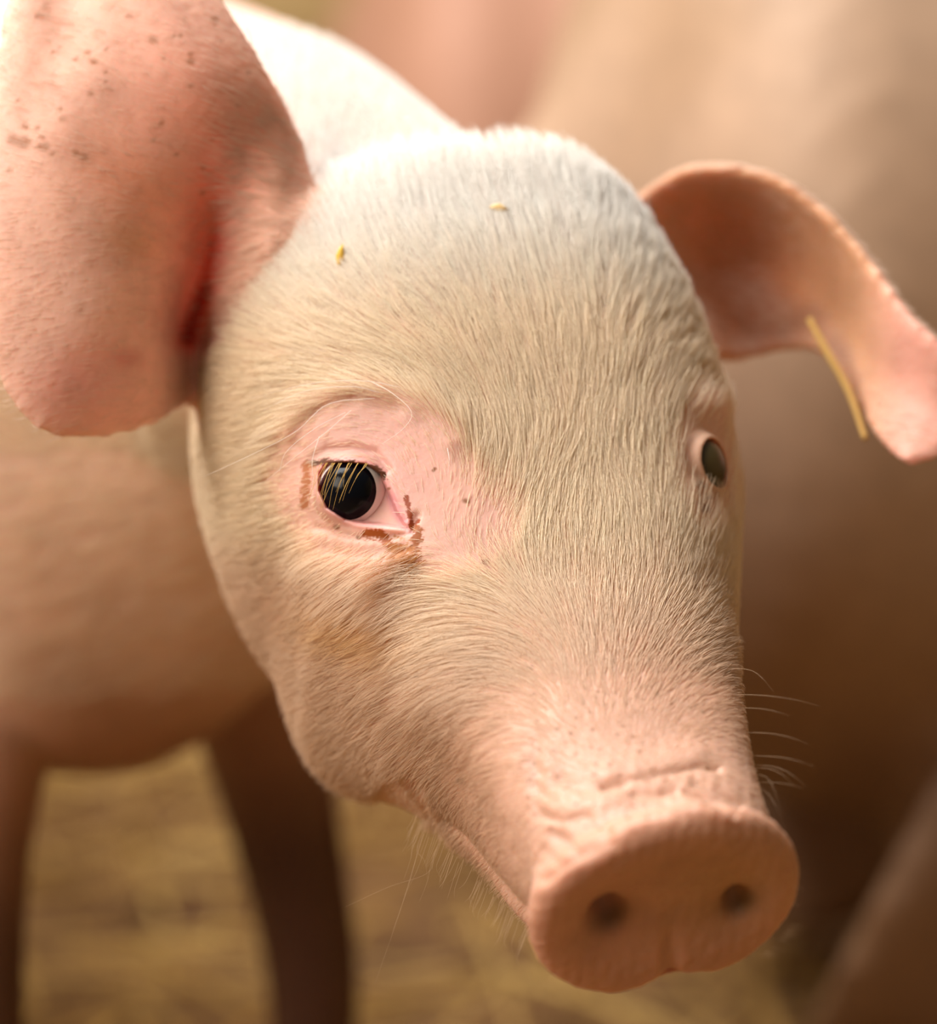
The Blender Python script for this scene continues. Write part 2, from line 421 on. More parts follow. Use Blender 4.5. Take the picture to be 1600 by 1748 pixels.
# soften where ears and jaw meet the head
def dist_to(V, pts, rad):
    return np.min(np.linalg.norm(V[:, None, :]-np.array(pts)[None], axis=2), axis=1)/rad
base_pts = [S1[0, j] for j in range(0, 56, 6)]+[S2[0, j] for j in range(0, 56, 6)]
m = np.clip(1.6-dist_to(V, base_pts, 18), 0, 1)
V = laplace(V, E, 10, 0.5, m)
rim = np.concatenate([S[:, 0][::2] for S in (S1, S2)]+[S[:, -1][::2] for S in (S1, S2)]+[S[-1][::4] for S in (S1, S2)])
idx = np.where(V[:, 2] > -175)[0]; m = np.zeros(len(V))
for k in range(0, len(idx), 40000):
    ii = idx[k:k+40000]; d = np.full(len(ii), 1e9)
    for r_ in rim: d = np.minimum(d, np.sum((V[ii]-r_)**2, 1))
    m[ii] = np.clip(1.6-np.sqrt(d)/6, 0, 1)
V = laplace(V, E, 8, 0.5, m)
zz = V@hz-HM@hz; xx = HX(V)
m = np.clip((30-xx)/30, 0, 1)*np.clip(1-(np.abs(zz+85)/45), 0, 1)*np.clip((xx+70)/30, 0, 1)
V = laplace(V, E, 12, 0.5, m)
m = np.exp(-(np.linalg.norm(proj(V)-np.array([690, 1385]), axis=1)/60)**4)*(V[:, 2] > -120); V = laplace(V, E, 40, 0.5, m)

# local refinement
P = proj(V)
inframe = (P[:, 0] > -80) & (P[:, 0] < 1680) & (P[:, 1] > -80) & (P[:, 1] < 1830)
N = vnormals(V, T)
sel = inframe & (xx > -160) & (N[:, 2] > -0.5) & (V[:, 2] > -150)
V, T = refine(V, T, sel); E = edges_of(T); V = smooth(V, E, 2)
P = proj(V); N = vnormals(V, T)
def inbox(P, x0, y0, x1, y1): return (P[:, 0] > x0) & (P[:, 0] < x1) & (P[:, 1] > y0) & (P[:, 1] < y1)
sel = (N[:, 2] > -0.2) & (V[:, 2] > -80) & (inbox(P, 440, 640, 860, 1060) | inbox(P, 640, 1240, 1400, 1740) | inbox(P, 1140, 640, 1320, 960))
V, T = refine(V, T, sel); E = edges_of(T); V = smooth(V, E, 2)
P = proj(V); N = vnormals(V, T)
sel = (N[:, 2] > -0.2) & (V[:, 2] > -60) & (inbox(P, 490, 730, 760, 1000) | inbox(P, 1170, 690, 1290, 880))
V, T = refine(V, T, sel); E = edges_of(T); V = smooth(V, E, 2)
N = vnormals(V, T); P = proj(V)

# ------------------------------------------------------------------ relief
def seg_dist(P, line):
    line = np.array(line, float); best = np.full(len(P), 1e9)
    for a, b in zip(line[:-1], line[1:]):
        d = b-a; t = np.clip(((P-a)@d)/(d@d), 0, 1)
        best = np.minimum(best, np.linalg.norm(P-(a+t[:, None]*d), axis=1))
    return best
front = N[:, 2] > -0.15
xx = HX(V)
def vnoise(X, s, seed=0):
    r = np.random.default_rng(seed); out = 0
    for _ in range(7):
        k = nrm(r.normal(size=3))*r.uniform(0.7, 1.6)/s; out = out+np.sin(X@k*2*np.pi+r.uniform(0, 6.28))
    return out/7
def sm_(x, a, b): t = np.clip((x-a)/(b-a), 0, 1); return t*t*(3-2*t)
def crease(line, sig, depth, cond=None):
    global V
    d = seg_dist(P, line); w = depth*np.exp(-(d/sig)**2/2)*front*(xx > -70)
    if cond is not None: w = w*cond
    V = V-N*w[:, None]
# snout wrinkles behind the disc
crease([(1030, 1338), (1110, 1324), (1195, 1308), (1225, 1312)], 4.5, 1.5)
crease([(1050, 1312), (1110, 1300), (1190, 1288)], 14, -0.9)
crease([(1085, 1352), (1120, 1355), (1150, 1352)], 7, 1.8)
crease([(1185, 1335), (1225, 1350), (1262, 1375)], 5, 1.2)
crease([(1170, 1350), (1215, 1368), (1255, 1392)], 4, 1.1)
crease([(1150, 1362), (1200, 1380), (1240, 1398)], 8, -1.0)
crease([(918, 1265), (914, 1340), (914, 1420), (920, 1470)], 8, 0.6)
crease([(945, 1420), (985, 1450), (1035, 1420)], 8, 1.5)
crease([(930, 1500), (980, 1465), (1040, 1440)], 8, 1.5)
crease([(960, 1330), (1010, 1345), (1060, 1335)], 10, 1.5)
crease([(920, 1390), (960, 1400), (1000, 1392)], 8, 1.5)
for k in range(5): crease([(905+6*k, 1300+38*k), (925+6*k, 1318+38*k)], 7, 0.7)
V = V+N*((0.30*vnoise(V, 6, 41)+0.10*vnoise(V, 3, 42))*sm_(xx, 110, 160)*front)[:, None]
# mouth
crease([(700, 1335), (715, 1356), (740, 1400), (765, 1440)], 5, 1.4)
crease([(698, 1330), (712, 1350)], 8, 3.5)
# nostrils
def pit(c, rx, ry, rot, depth):
    global V
    a = math.radians(rot); d = P-np.array(c); u = d[:, 0]*math.cos(a)+d[:, 1]*math.sin(a); v = -d[:, 0]*math.sin(a)+d[:, 1]*math.cos(a)
    r = (u/rx)**2+(v/ry)**2
    V = V-(hx*depth)[None]*(np.exp(-r**1.3)*front*(xx > 150))[:, None]
pit((1042, 1568), 62, 44, -30, 3.5); pit((1040, 1572), 28, 21, -30, 12)
pit((1262, 1540), 50, 40, -30, 2.6); pit((1262, 1548), 22, 18, -30, 8)
pit((1145, 1640), 16, 60, 0, 2.5)
# brow, folds round the near eye
crease([(505, 760), (520, 720), (560, 690), (620, 680), (680, 695)], 8, 1.5)
crease([(500, 735), (540, 690), (600, 668), (670, 670), (740, 700), (775, 750)], 16, -1.6)
crease([(530, 785), (560, 768), (600, 762), (640, 772), (662, 800)], 5, 1.3)
crease([(655, 812), (672, 850), (690, 885)], 4, 1.2)
crease([(540, 900), (600, 915), (660, 918), (700, 905), (712, 880)], 5, 1.2)
crease([(545, 935), (620, 945), (690, 935)], 8, 0.9)
# far brow
crease([(1195, 690), (1225, 670), (1255, 700)], 16, -2.0)

def poly_sd(P, poly):
    poly = np.array(poly, float); n = len(poly); d = seg_dist(P, np.concatenate([poly, poly[:1]]))
    ins = np.zeros(len(P), bool)
    for i in range(n):
        a, b = poly[i], poly[(i+1) % n]
        c = ((a[1] > P[:, 1]) != (b[1] > P[:, 1])) & (P[:, 0] < (b[0]-a[0])*(P[:, 1]-a[1])/(b[1]-a[1]+1e-9)+a[0])
        ins ^= c
    return np.where(ins, -d, d)
def carve_eye(cpx, R, poly, sink):
    """fit lids over an eyeball of radius R seen at cpx; returns its centre"""
    global V
    Pn = proj(V); near = (np.linalg.norm(Pn-np.array(cpx), axis=1) < 6) & (N[:, 2] > 0)
    ts = V[near, 2].max(); c = PL(cpx[0], cpx[1], ts-sink)
    d = np.linalg.norm(Pn-np.array(cpx), axis=1); reg = (d < 190) & (N[:, 2] > -0.2) & (V[:, 2] > ts-60)
    r2 = (V[:, 0]-c[0])**2+(V[:, 1]-c[1])**2
    def ball(rr): return c[2]+np.sqrt(np.maximum(rr**2-r2, 0))-np.where(r2 > rr**2, (np.sqrt(r2)-rr)*1.4, 0)
    sd = poly_sd(Pn, poly)
    lid = ball(R+1.9+0.0*r2); k = 2.5
    tz = V[:, 2]; h = np.clip(0.5+0.5*(lid-tz)/k, 0, 1); mx = tz*(1-h)+lid*h+k*h*(1-h)      # smooth max
    inside = np.maximum(ball(R-4.0), mx-6.0)
    w = np.clip(0.5-sd/5.0, 0, 1); w = w*w*(3-2*w)
    z = mx*(1-w)+np.minimum(inside, mx)*w
    z = z+0.9*np.exp(-((sd-7)/5)**2)*(1-w)                 # rolled lid margin
    V[:, 2] = np.where(reg, z, V[:, 2])
    return c
EYE1 = [(545, 806), (556, 793), (590, 791), (625, 794), (648, 810), (664, 842), (676, 872), (694, 902), (660, 896), (622, 892), (590, 886), (560, 866), (547, 838)]
c1 = carve_eye((604, 838), 12.0, EYE1, 7.5)
a = np.linspace(0, 2*np.pi, 16, endpoint=False)
EYE2 = [(1226+23*math.cos(t)-6.7*math.sin(t), 786+41*math.sin(t)) for t in a]
def carve_side(px, n, R, ra, rb, sink):
    """the same, worked in the plane of an eye seen edge-on"""
    global V
    n = nrm(n); Pn = proj(V); k = np.where((np.linalg.norm(Pn-np.array(px), axis=1) < 6) & (N[:, 2] > 0))[0]
    p0 = V[k[np.argmax(V[k, 2])]]; kk = np.linalg.norm(V-p0, axis=1) < 12; n = nrm(nrm(N[kk].mean(0))*0.75+n*0.25); p0 = V[kk].mean(0)*0.5+p0*0.5
    e1 = nrm(np.cross([0, 1.0, 0], n)); e2 = np.cross(n, e1)
    q = V-p0; x, y, z = q@e1, q@e2, q@n; r = np.hypot(x, y); cz = -sink
    reg = (r < 34) & (np.abs(z) < 40) & (N@n > -0.1)
    def ball(rr): return cz+np.sqrt(np.maximum(rr**2-r**2, 0))-np.where(r > rr, (r-rr)*1.4, 0)
    sd = (np.sqrt((x/ra)**2+(y/rb)**2)-1)*min(ra, rb)*5
    lid = ball(R+1.7); k = 2.5; h = np.clip(0.5+0.5*(lid-z)/k, 0, 1); mx = z*(1-h)+lid*h+k*h*(1-h)
    w = np.clip(0.5-sd/5.0, 0, 1); w = w*w*(3-2*w)
    zn = mx*(1-w)+np.minimum(np.maximum(ball(R-4), mx-6), mx)*w+0.7*np.exp(-((sd-7)/5)**2)*(1-w)
    V = V+n*np.where(reg, zn-z, 0)[:, None]
    return p0-n*sink, n
c2, n2 = carve_side((1222, 790), 0.50*hx-0.82*hy+0.25*hz, 12.0, 9.0, 8.3, 9.0)
V = laplace(V, E, 1, 0.4, ((P[:, 0] > 480) & (P[:, 0] < 1300) & (P[:, 1] > 640) & (P[:, 1] < 980)).astype(float))

# ------------------------------------------------------------------ colour of skin, hair flow (fields over the head)
P = proj(V); N = vnormals(V, T); xx = HX(V); zz = (V-HM)@hz; yy = (V-HM)@hy
def sm(x, a, b): t = np.clip((x-a)/(b-a), 0, 1); return t*t*(3-2*t)
def vnoise(X, s, seed=0):
    """cheap smooth value noise from sines"""
    r = np.random.default_rng(seed); out = 0
    for _ in range(7):
        k = nrm(r.normal(size=3))*r.uniform(0.7, 1.6)/s; out = out+np.sin(X@k*2*np.pi+r.uniform(0, 6.28))
    return out/7
col = np.tile(np.array([0.72, 0.45, 0.35]), (len(V), 1))
def blend(c, w): 
    global col
    w = np.clip(w, 0, 1)[:, None]; col = col*(1-w)+np.array(c)*w
def blob(cx, cy, rx, ry, rot=0, pw=1.0):
    a = math.radians(rot); d = P-np.array([cx, cy]); u = d[:, 0]*math.cos(a)+d[:, 1]*math.sin(a); v = -d[:, 0]*math.sin(a)+d[:, 1]*math.cos(a)
    return np.exp(-((u/rx)**2+(v/ry)**2)**pw)
head = (V[:, 2] > -160) & (N[:, 2] > -0.3)
body = sm(-xx, 90, 180)
blend((0.80, 0.56, 0.46), np.maximum(body, V[:, 2] < -140))
blend((0.62, 0.33, 0.29), 0.9*blob(640, 800, 150, 130)*head)
blend((0.66, 0.38, 0.32), 0.7*blob(820, 930, 110, 90)*head)
hd = V[:, 2] > -60
blend((0.52, 0.30, 0.215), sm(xx, 75, 130)*0.9*hd)
blend((0.55, 0.29, 0.20), sm(xx, 166, 174)*0.9*hd)
blend((0.42, 0.24, 0.11), 0.7*blob(1240, 1510, 150, 90, -15)*(xx > 168))
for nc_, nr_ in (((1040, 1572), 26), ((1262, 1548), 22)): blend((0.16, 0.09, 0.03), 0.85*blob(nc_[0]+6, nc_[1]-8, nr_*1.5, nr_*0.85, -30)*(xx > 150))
# deep shade under the body, painted dark brown into belly and legs
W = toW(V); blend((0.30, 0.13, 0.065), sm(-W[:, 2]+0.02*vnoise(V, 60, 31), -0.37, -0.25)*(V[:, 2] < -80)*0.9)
leg_shade = sm(-W[:, 2], -0.28, -0.18)*(V[:, 2] < -80)
blend((0.07, 0.024, 0.012), leg_shade*0.95)
# ears
kd = kdtree.KDTree(S1.shape[0]*S1.shape[1]//4+S2.shape[0]*S2.shape[1]//4+10); cnt = 0; meta = []
for S, wh in ((S1, 1), (S2, 2)):
    for i in range(0, S.shape[0], 2):
        for j in range(0, S.shape[1], 2):
            kd.insert(S[i, j], len(meta)); meta.append((wh, i/(S.shape[0]-1), j/(S.shape[1]-1)))
kd.balance(); meta = np.array(meta)
cand = np.where((((P[:, 0] < 600) & (P[:, 1] < 800)) | ((P[:, 0] > 1040) & (P[:, 1] < 830))) & (V[:, 2] > -190))[0]
ear = np.zeros(len(V)); eu = np.zeros(len(V)); ev = np.zeros(len(V))
for i in cand:
    _, k, dd_ = kd.find(V[i])
    if dd_ < 9: ear[i] = meta[k, 0]; eu[i] = meta[k, 2]; ev[i] = meta[k, 1]
e1 = ear == 1; e2 = ear == 2
blend((0.86, 0.54, 0.43), e1*sm(ev, 0.02, 0.14))
blend((0.80, 0.36, 0.26), e1*0.8*blob(330, 180, 150, 170))
blend((0.80, 0.34, 0.20), e1*0.6*blob(210, 300, 120, 60, 35))
blend((0.80, 0.40, 0.20), e1*0.5*blob(230, 415, 50, 30, 20))
blend((0.75, 0.20, 0.13), e1*0.9*blob(365, 330, 50, 120, 8))
blend((0.74, 0.09, 0.055), e1*np.exp(-(seg_dist(P, [(322, 580), (345, 505), (372, 420)])/24)**2))  # red inner skin, with the glow of light through the ear painted in
blend((0.36, 0.02, 0.012), 0.9*e1*np.exp(-(seg_dist(P, [(320, 575), (340, 520), (352, 495)])/12)**2))
blend((0.75, 0.25, 0.20), e1*0.7*blob(215, 612, 26, 16)); blend((0.78, 0.36, 0.32), e1*0.6*blob(130, 650, 90, 60, -20))
blend((0.66, 0.36, 0.20), e2*0.9); blend((0.50, 0.17, 0.07), e2*0.9*blob(1290, 500, 95, 110, 10))
blend((0.78, 0.40, 0.32), e2*sm(P[:, 0], 1450, 1560))
# lids
sd1 = poly_sd(P, EYE1); e_near = (np.abs(V[:, 2]-c1[2]) < 40)*(N[:, 2] > -0.2)
blend((0.70, 0.30, 0.29), 0.75*np.exp(-((sd1-2)/9)**2)*e_near)
blend((0.55, 0.22, 0.24), 0.8*np.exp(-(seg_dist(P, [(668, 850), (684, 885), (700, 905)])/10)**2)*e_near)
blend((0.74, 0.52, 0.44), 0.6*blob(675, 905, 30, 12, 10)*e_near)
nz = vnoise(V, 3.0, 3); nz2 = vnoise(V, 1.3, 4)
def crust(line, wd, c, k=1.0, ns=0.4):
    d = seg_dist(P, line); blend(c, k*sm(-(d/wd)+ns*(nz+nz2)*1.6, -1.15, -0.55)*e_near)
crust([(528, 792), (556, 788), (600, 792), (640, 800), (655, 812)], 7, (0.10, 0.035, 0.015))
crust([(524, 795), (522, 830), (520, 862)], 9, (0.38, 0.13, 0.045), 0.9)
crust([(535, 800), (548, 840), (552, 860)], 8, (0.5, 0.26, 0.14), 0.5)
crust([(694, 848), (696, 862), (700, 880), (704, 900), (714, 890)], 5, (0.28, 0.05, 0.012))
crust([(624, 912), (650, 912), (668, 930), (690, 948)], 9, (0.34, 0.08, 0.012))
crust([(712, 905), (710, 930), (700, 955), (690, 975)], 11, (0.30, 0.08, 0.012))
crust([(680, 940), (695, 965), (690, 990)], 22, (0.45, 0.17, 0.04), 0.9)
crust([(1196, 828), (1204, 850), (1203, 866)], 9, (0.25, 0.09, 0.03), 0.8)
e_far = (P[:, 0] > 1150) & (V[:, 2] > -90) & (xx > -40)
blend((0.50, 0.29, 0.19), 0.85*blob(1215, 790, 60, 110)*e_far)  # shade of the far side painted into the skin round this eye
for (sx, sy, rr) in ((1196, 828, 7), (1208, 848, 6), (1204, 868, 9), (1185, 900, 5)):
    blend((0.20, 0.07, 0.03), 0.9*np.exp(-((np.hypot(P[:, 0]-sx, P[:, 1]-sy))/rr)**4)*e_far)
blend((0.60, 0.38, 0.20), 0.5*blob(985, 1100, 40, 22, 20)*head)
# tear stain down the cheek
blend((0.66, 0.36, 0.14), 0.8*blob(640, 1075, 95, 45, 10)*head); blend((0.48, 0.22, 0.07), 0.6*blob(700, 1080, 14, 90)*head)
# scattered flecks of dirt (position, radius px)
specks = [(795, 855, 5), (799, 857, 3), (743, 800, 3), (664, 834, 3), (803, 1068, 5), (802, 1034, 4), (827, 1093, 5), (905, 1140, 6), (765, 1195, 5), (712, 1112, 5),
          (786, 1332, 7), (829, 960, 7), (832, 975, 4), (850, 993, 4), (757, 995, 3), (711, 1153, 6), (848, 1110, 4), (786, 1126, 4), (575, 900, 5), (612, 918, 4), (740, 803, 3)]
for i in range(70):
    a_, b_ = rng.uniform(900, 1230), rng.uniform(1180, 1420); specks.append((a_, b_, rng.uniform(2.0, 3.6)))
for (sx, sy, rr) in specks:
    k = np.where((np.abs(P[:, 0]-sx) < 3*rr) & (np.abs(P[:, 1]-sy) < 3*rr) & head)[0]
    w = np.exp(-(np.hypot((P[k, 0]-sx), (P[k, 1]-sy)*1.2)/(rr*1.1))**4)[:, None]*0.85
    col[k] = col[k]*(1-w)+np.array([0.20, 0.065, 0.015])*w
esp = [(22, 238, 10), (40, 243, 12), (75, 250, 9), (130, 262, 6), (143, 267, 8), (150, 90, 6), (160, 105, 7), (155, 160, 5), (262, 68, 8), (326, 105, 7), (325, 92, 5), (366, 32, 7), (106, 203, 5), (325, 147, 5), (378, 70, 4), (42, 215, 5), (15, 290, 5)]
for i in range(40): esp.append((rng.uniform(0, 480), rng.uniform(0, 330), rng.uniform(2.5, 5)))
for (sx, sy, rr) in esp:
    k = np.where((np.abs(P[:, 0]-sx) < 3*rr) & (np.abs(P[:, 1]-sy) < 3*rr) & e1)[0]
    w = np.exp(-(np.hypot((P[k, 0]-sx), (P[k, 1]-sy)*1.2)/(rr*1.1))**4)[:, None]*0.7
    col[k] = col[k]*(1-w)+np.array([0.36, 0.13, 0.05])*w
col *= (1+0.05*vnoise(V, 40, 9))[:, None]

foot0 = np.array([cW[4][0], cW[4][1], 0.0])
pig = empty('pig', foot0, 'young white pig in front with lowered pink snout, looking at us', 'pig')
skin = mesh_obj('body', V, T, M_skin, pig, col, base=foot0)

# eyes
def eyeball(c, R, axis, mi, lbl=None, ang=0.97, ms=None):
    th = np.linspace(0, np.pi, 33); ph = np.linspace(0, 2*np.pi, 48, endpoint=False)
    axis = nrm(axis); a1 = nrm(np.cross(axis, [0, 1, 0.1])); a2 = np.cross(axis, a1)
    def cap(th, R):
        Vv = np.array([c+R(t)*(math.cos(t)*axis+math.sin(t)*(math.cos(p)*a1+math.sin(p)*a2)) for t in th for p in ph])
        Tt = np.array([(i*48+j, i*48+(j+1) % 48, (i+1)*48+(j+1) % 48, (i+1)*48+j) for i in range(len(th)-1) for j in range(48)])
        return Vv, Tt
    Vv, Tt = cap(th, lambda t: R); o = mesh_obj('eyeball', Vv, Tt, ms or M_sclera, pig, base=foot0)
    Vv, Tt = cap(np.linspace(0.001, ang, 18), lambda t: R+1.0*max(0, math.cos(t*1.75))**0.6+0.06)
    mesh_obj('iris', Vv, Tt, mi, o, base=foot0)
    if lbl: o['label'] = lbl
eyeball(c1, 12.0, np.array([-0.27, 0.02, 1.0]), M_iris, 'black near eye with a white crescent at its inner corner')
eyeball(c2, 12.0, n2, M_iris_far, 'dull far eye seen edge-on', 1.0)

# ------------------------------------------------------------------ hair
FLOW = np.array([(1000,1150,0,-1),(900,1080,-.8,-.5),(835,1000,-.6,-.75),(870,940,.1,-1),(870,880,.45,-.9),(940,880,.4,-1),(1010,860,.05,-1),(1080,890,-.25,-1),
 (960,1010,.1,-1),(1050,1000,-.1,-1),(780,740,-.5,-1),(810,800,-.1,-1),(800,880,.4,-.9),(850,700,-.35,-1),(920,620,-.35,-1),(1000,650,0,-1),(1100,620,.25,-1),(1150,600,.5,-1),(1110,760,.05,-1),(1170,760,.1,-1),
 (1200,650,1,-.6),(1250,600,1,-.5),(700,640,-1,-.5),(600,600,-1,-.42),(500,560,-1,-.45),(480,480,-.8,-.8),(560,450,-.3,-1),(650,450,-.35,-1),(760,560,-.6,-1),(660,540,-.8,-.8),
 (450,640,-1,0),(420,720,-1,.2),(600,665,-1,.02),(520,710,-.8,.6),(680,670,-1,-.2),(740,700,-.7,-.8),(700,300,-.25,-1),(900,300,-.3,-1),(1000,400,-.1,-1),(1100,400,.1,-1),(1150,480,.3,-1),(540,250,-.2,-1),(800,420,-.4,-1),(950,480,-.3,-1),
 (784,1009,-1,.4),(830,1060,-1,.05),(750,1100,-1,.6),(600,1100,-1,.12),(500,1150,-1,.1),(700,1200,-.9,.5),(800,1150,-.95,.3),(860,1110,-1,-.2),(780,1280,-.85,.6),(740,1380,-.5,.85),
 (850,1290,-1,.1),(850,1450,-.7,.6),(600,1250,-1,.5),(500,1250,-1,.4),(600,1350,-1,.5),(560,1000,-.8,.5),(610,960,-.7,.6),(450,950,-.9,.2),(690,970,-.8,.6),(450,1080,-1,.1),(430,850,-1,.2),(690,1310,-.75,.7),
 (1150,1000,.2,-1),(1150,1080,.6,-.7),(1230,900,.3,-1),(1230,1150,1,-.3),(1260,1300,1,.1),(1100,1200,.4,-.9),(960,1230,-.6,-.6),(1000,1400,-.8,-.2),(300,700,-1,.2),(250,900,-1,.2),(100,720,-1,.1)], float)
FLOW[:, 2:] = nrm(FLOW[:, 2:])
def flow(P):
    w = np.exp(-((P[:, None, 0]-FLOW[None, :, 0])**2+(P[:, None, 1]-FLOW[None, :, 1])**2)/(2*60.0**2))+1e-7/(1+((P[:, None, 0]-FLOW[None, :, 0])**2+(P[:, None, 1]-FLOW[None, :, 1])**2)/1e4)
    d = w@FLOW[:, 2:]; return d/(np.linalg.norm(d, axis=1, keepdims=True)+1e-9)

tri_c = V[T].mean(1); Pt = proj(tri_c)
fnr = np.cross(V[T[:, 1]]-V[T[:, 0]], V[T[:, 2]]-V[T[:, 0]]); area_t = np.linalg.norm(fnr, axis=1)/2; fn = fnr/(2*area_t[:, None]+1e-12)
tear = ear[T[:, 0]]; tx = (tri_c-HM)@hx; tW = toW(tri_c)
def bl(P, cx, cy, rx, ry, rot=0):
    a = math.radians(rot); d = P-np.array([cx, cy]); u = d[:, 0]*math.cos(a)+d[:, 1]*math.sin(a); v = -d[:, 0]*math.sin(a)+d[:, 1]*math.cos(a)
    return (u/rx)**2+(v/ry)**2

def make_curves(name, pts, rad, hc, mat_, parent, base):
    """pts (n,k,3) in L mm, rad (n,k) mm, hc (n,3)"""
    n, k = pts.shape[:2]; hcv = bpy.data.hair_curves.new(name); hcv.add_curves([k]*n)
    W = (toW(pts)-np.array(base)).astype(np.float32)
    hcv.attributes['position'].data.foreach_set('vector', W.reshape(-1))
    ra = hcv.attributes.get('radius') or hcv.attributes.new('radius', 'FLOAT', 'POINT')
    ra.data.foreach_set('value', (rad*0.001).astype(np.float32).ravel())
    a = hcv.attributes.new('hcol', 'FLOAT_COLOR', 'CURVE'); c4 = np.ones((n, 4), np.float32); c4[:, :3] = hc; a.data.foreach_set('color', c4.ravel())
    hcv.materials.append(mat_)
    o = bpy.data.objects.new(name, hcv); C.objects.link(o); o.parent = parent; o['kind'] = 'stuff'
    return o

vis = (fn[:, 2] > -0.35) & inbox(Pt, -60, -60, 1660, 1800) & (tx > -260)
# density per mm2
dens = np.zeros(len(T)); onhead = vis & (tear == 0) & (tx > -130) & (tri_c[:, 2] > -140)
bare = bl(Pt, 640, 815, 150, 125, 15); chk = 1-0.4*sm(-Pt[:, 0], -800, -680)*sm(Pt[:, 1], 900, 1020); bare2 = bl(Pt, 790, 905, 90, 70, 30)
d_head = 3.0*chk*np.clip((bare-0.75)/0.8, 0.10, 1)*np.clip((bare2-0.6)/0.8, 0.25, 1)
d_head = d_head*np.clip(1-sm(tx, 80, 150)*0.75, 0, 1)*(tx < 163)*np.where(sm(tx, 110, 160) > 0, 1, 1)
farbare = bl(Pt, 1212, 790, 68, 150)
d_head = d_head*np.clip((farbare-0.5)/0.8, 0.12, 1)
dens[onhead] = d_head[onhead]
nk = vis & (tear == 0) & ~onhead & (tW[:, 2] > 0.30); dens[nk] = 1.0
dens[nk & (Pt[:, 1] > 760)] = 0.25
et = vis & (tear == 1)
dens[et] = 0.30+1.1*sm(Pt[et, 0], 360, 420)*sm(Pt[et, 1], 60, 250)
et2 = vis & (tear == 2); dens[et2] = 0.12+2.0*sm(fn[et2, 1], 0.25, 0.6)
wgt = area_t*dens; cum = np.cumsum(wgt); NH = int(cum[-1]); NH = min(NH, 210000)
ti = np.searchsorted(cum, rng.uniform(0, cum[-1], NH)); ti = np.clip(ti, 0, len(T)-1)
r1, r2 = rng.random(NH), rng.random(NH); s_ = np.sqrt(r1); b0, b1, b2 = 1-s_, s_*(1-r2), s_*r2
tv = T[ti]; root = V[tv[:, 0]]*b0[:, None]+V[tv[:, 1]]*b1[:, None]+V[tv[:, 2]]*b2[:, None]
nr = nrm(N[tv[:, 0]]*b0[:, None]+N[tv[:, 1]]*b1[:, None]+N[tv[:, 2]]*b2[:, None])
RP = proj(root); rear = tear[ti]; rx = tx[ti]
keep = ~((poly_sd(RP, EYE1) < 10) | (np.linalg.norm(root-c2, axis=1) < 16))
root, nr, RP, rear, rx = root[keep], nr[keep], RP[keep], rear[keep], rx[keep]; NH = len(root)
f2 = flow(RP)
f2[rear == 1] = nrm(np.stack([-1.0+0*RP[rear == 1, 0], 0.15-0.5*sm(RP[rear == 1, 1], 500, 200)], 1))
f2[rear == 2] = [0.9, 0.3]
bn = vnoise(root, 14, 21)*0.22+vnoise(root, 5, 22)*0.16+rng.normal(0, 0.10, NH)
ca, sa = np.cos(bn), np.sin(bn); f2 = np.stack([f2[:, 0]*ca-f2[:, 1]*sa, f2[:, 0]*sa+f2[:, 1]*ca], 1)
d3 = np.stack([f2[:, 0], -f2[:, 1], np.zeros(NH)], 1)
nzc = np.maximum(nr[:, 2], 0.4)
d3[:, 2] = -(nr[:, 0]*d3[:, 0]+nr[:, 1]*d3[:, 1])/nzc
f3 = d3-nr*np.sum(nr*d3, 1)[:, None]; f3 = nrm(f3)
# length in mm
Lh = np.full(NH, 17.0)
Lh *= 1+0.25*sm(-RP[:, 1], -560, -380)
sn = sm(rx, 60, 140); Lh = Lh*(1-sn)+3.6*sn
side = sm(-RP[:, 0], -930, -820)*(RP[:, 1] > 950); Lh = np.maximum(Lh, 8.5*side*(1-0.3*sm(rx, 120, 150)))
bb = bl(RP, 640, 815, 165, 140, 15); Lh = np.where(bb < 1.0, np.minimum(Lh, 4.5), Lh)
Lh = np.where(bl(RP, 800, 905, 90, 80, 30) < 1.2, np.minimum(Lh, 6), Lh)
Lh = np.where(rear == 1, np.where(RP[:, 0] > 370, 9, 5.5), Lh); Lh = np.where(rear == 2, 4.5, Lh)
Lh = np.where(bl(RP, 695, 1370, 45, 55) < 1, np.minimum(Lh, 5), Lh)
Lh = Lh*rng.uniform(0.65, 1.25, NH)
lift = 0.16+0.10*rng.random(NH)+0.10*(bb < 1.3); lift = np.where(rear > 0, 0.3, lift)
K = 6; s = np.linspace(0, 1, K)[None, :, None]
curl = rng.normal(0, 0.06, NH)[:, None, None]
side3 = nrm(np.cross(nr, f3))
grav = 0.10
pts = root[:, None]+Lh[:, None, None]*(f3[:, None]*s+nr[:, None]*(lift[:, None, None]*(s-0.75*s**2)*1.2)+side3[:, None]*curl*s**2)
pts[..., 1] -= (Lh[:, None, None]*grav*s**2)[..., 0]*(RP[:, 1] > 1000)[:, None]
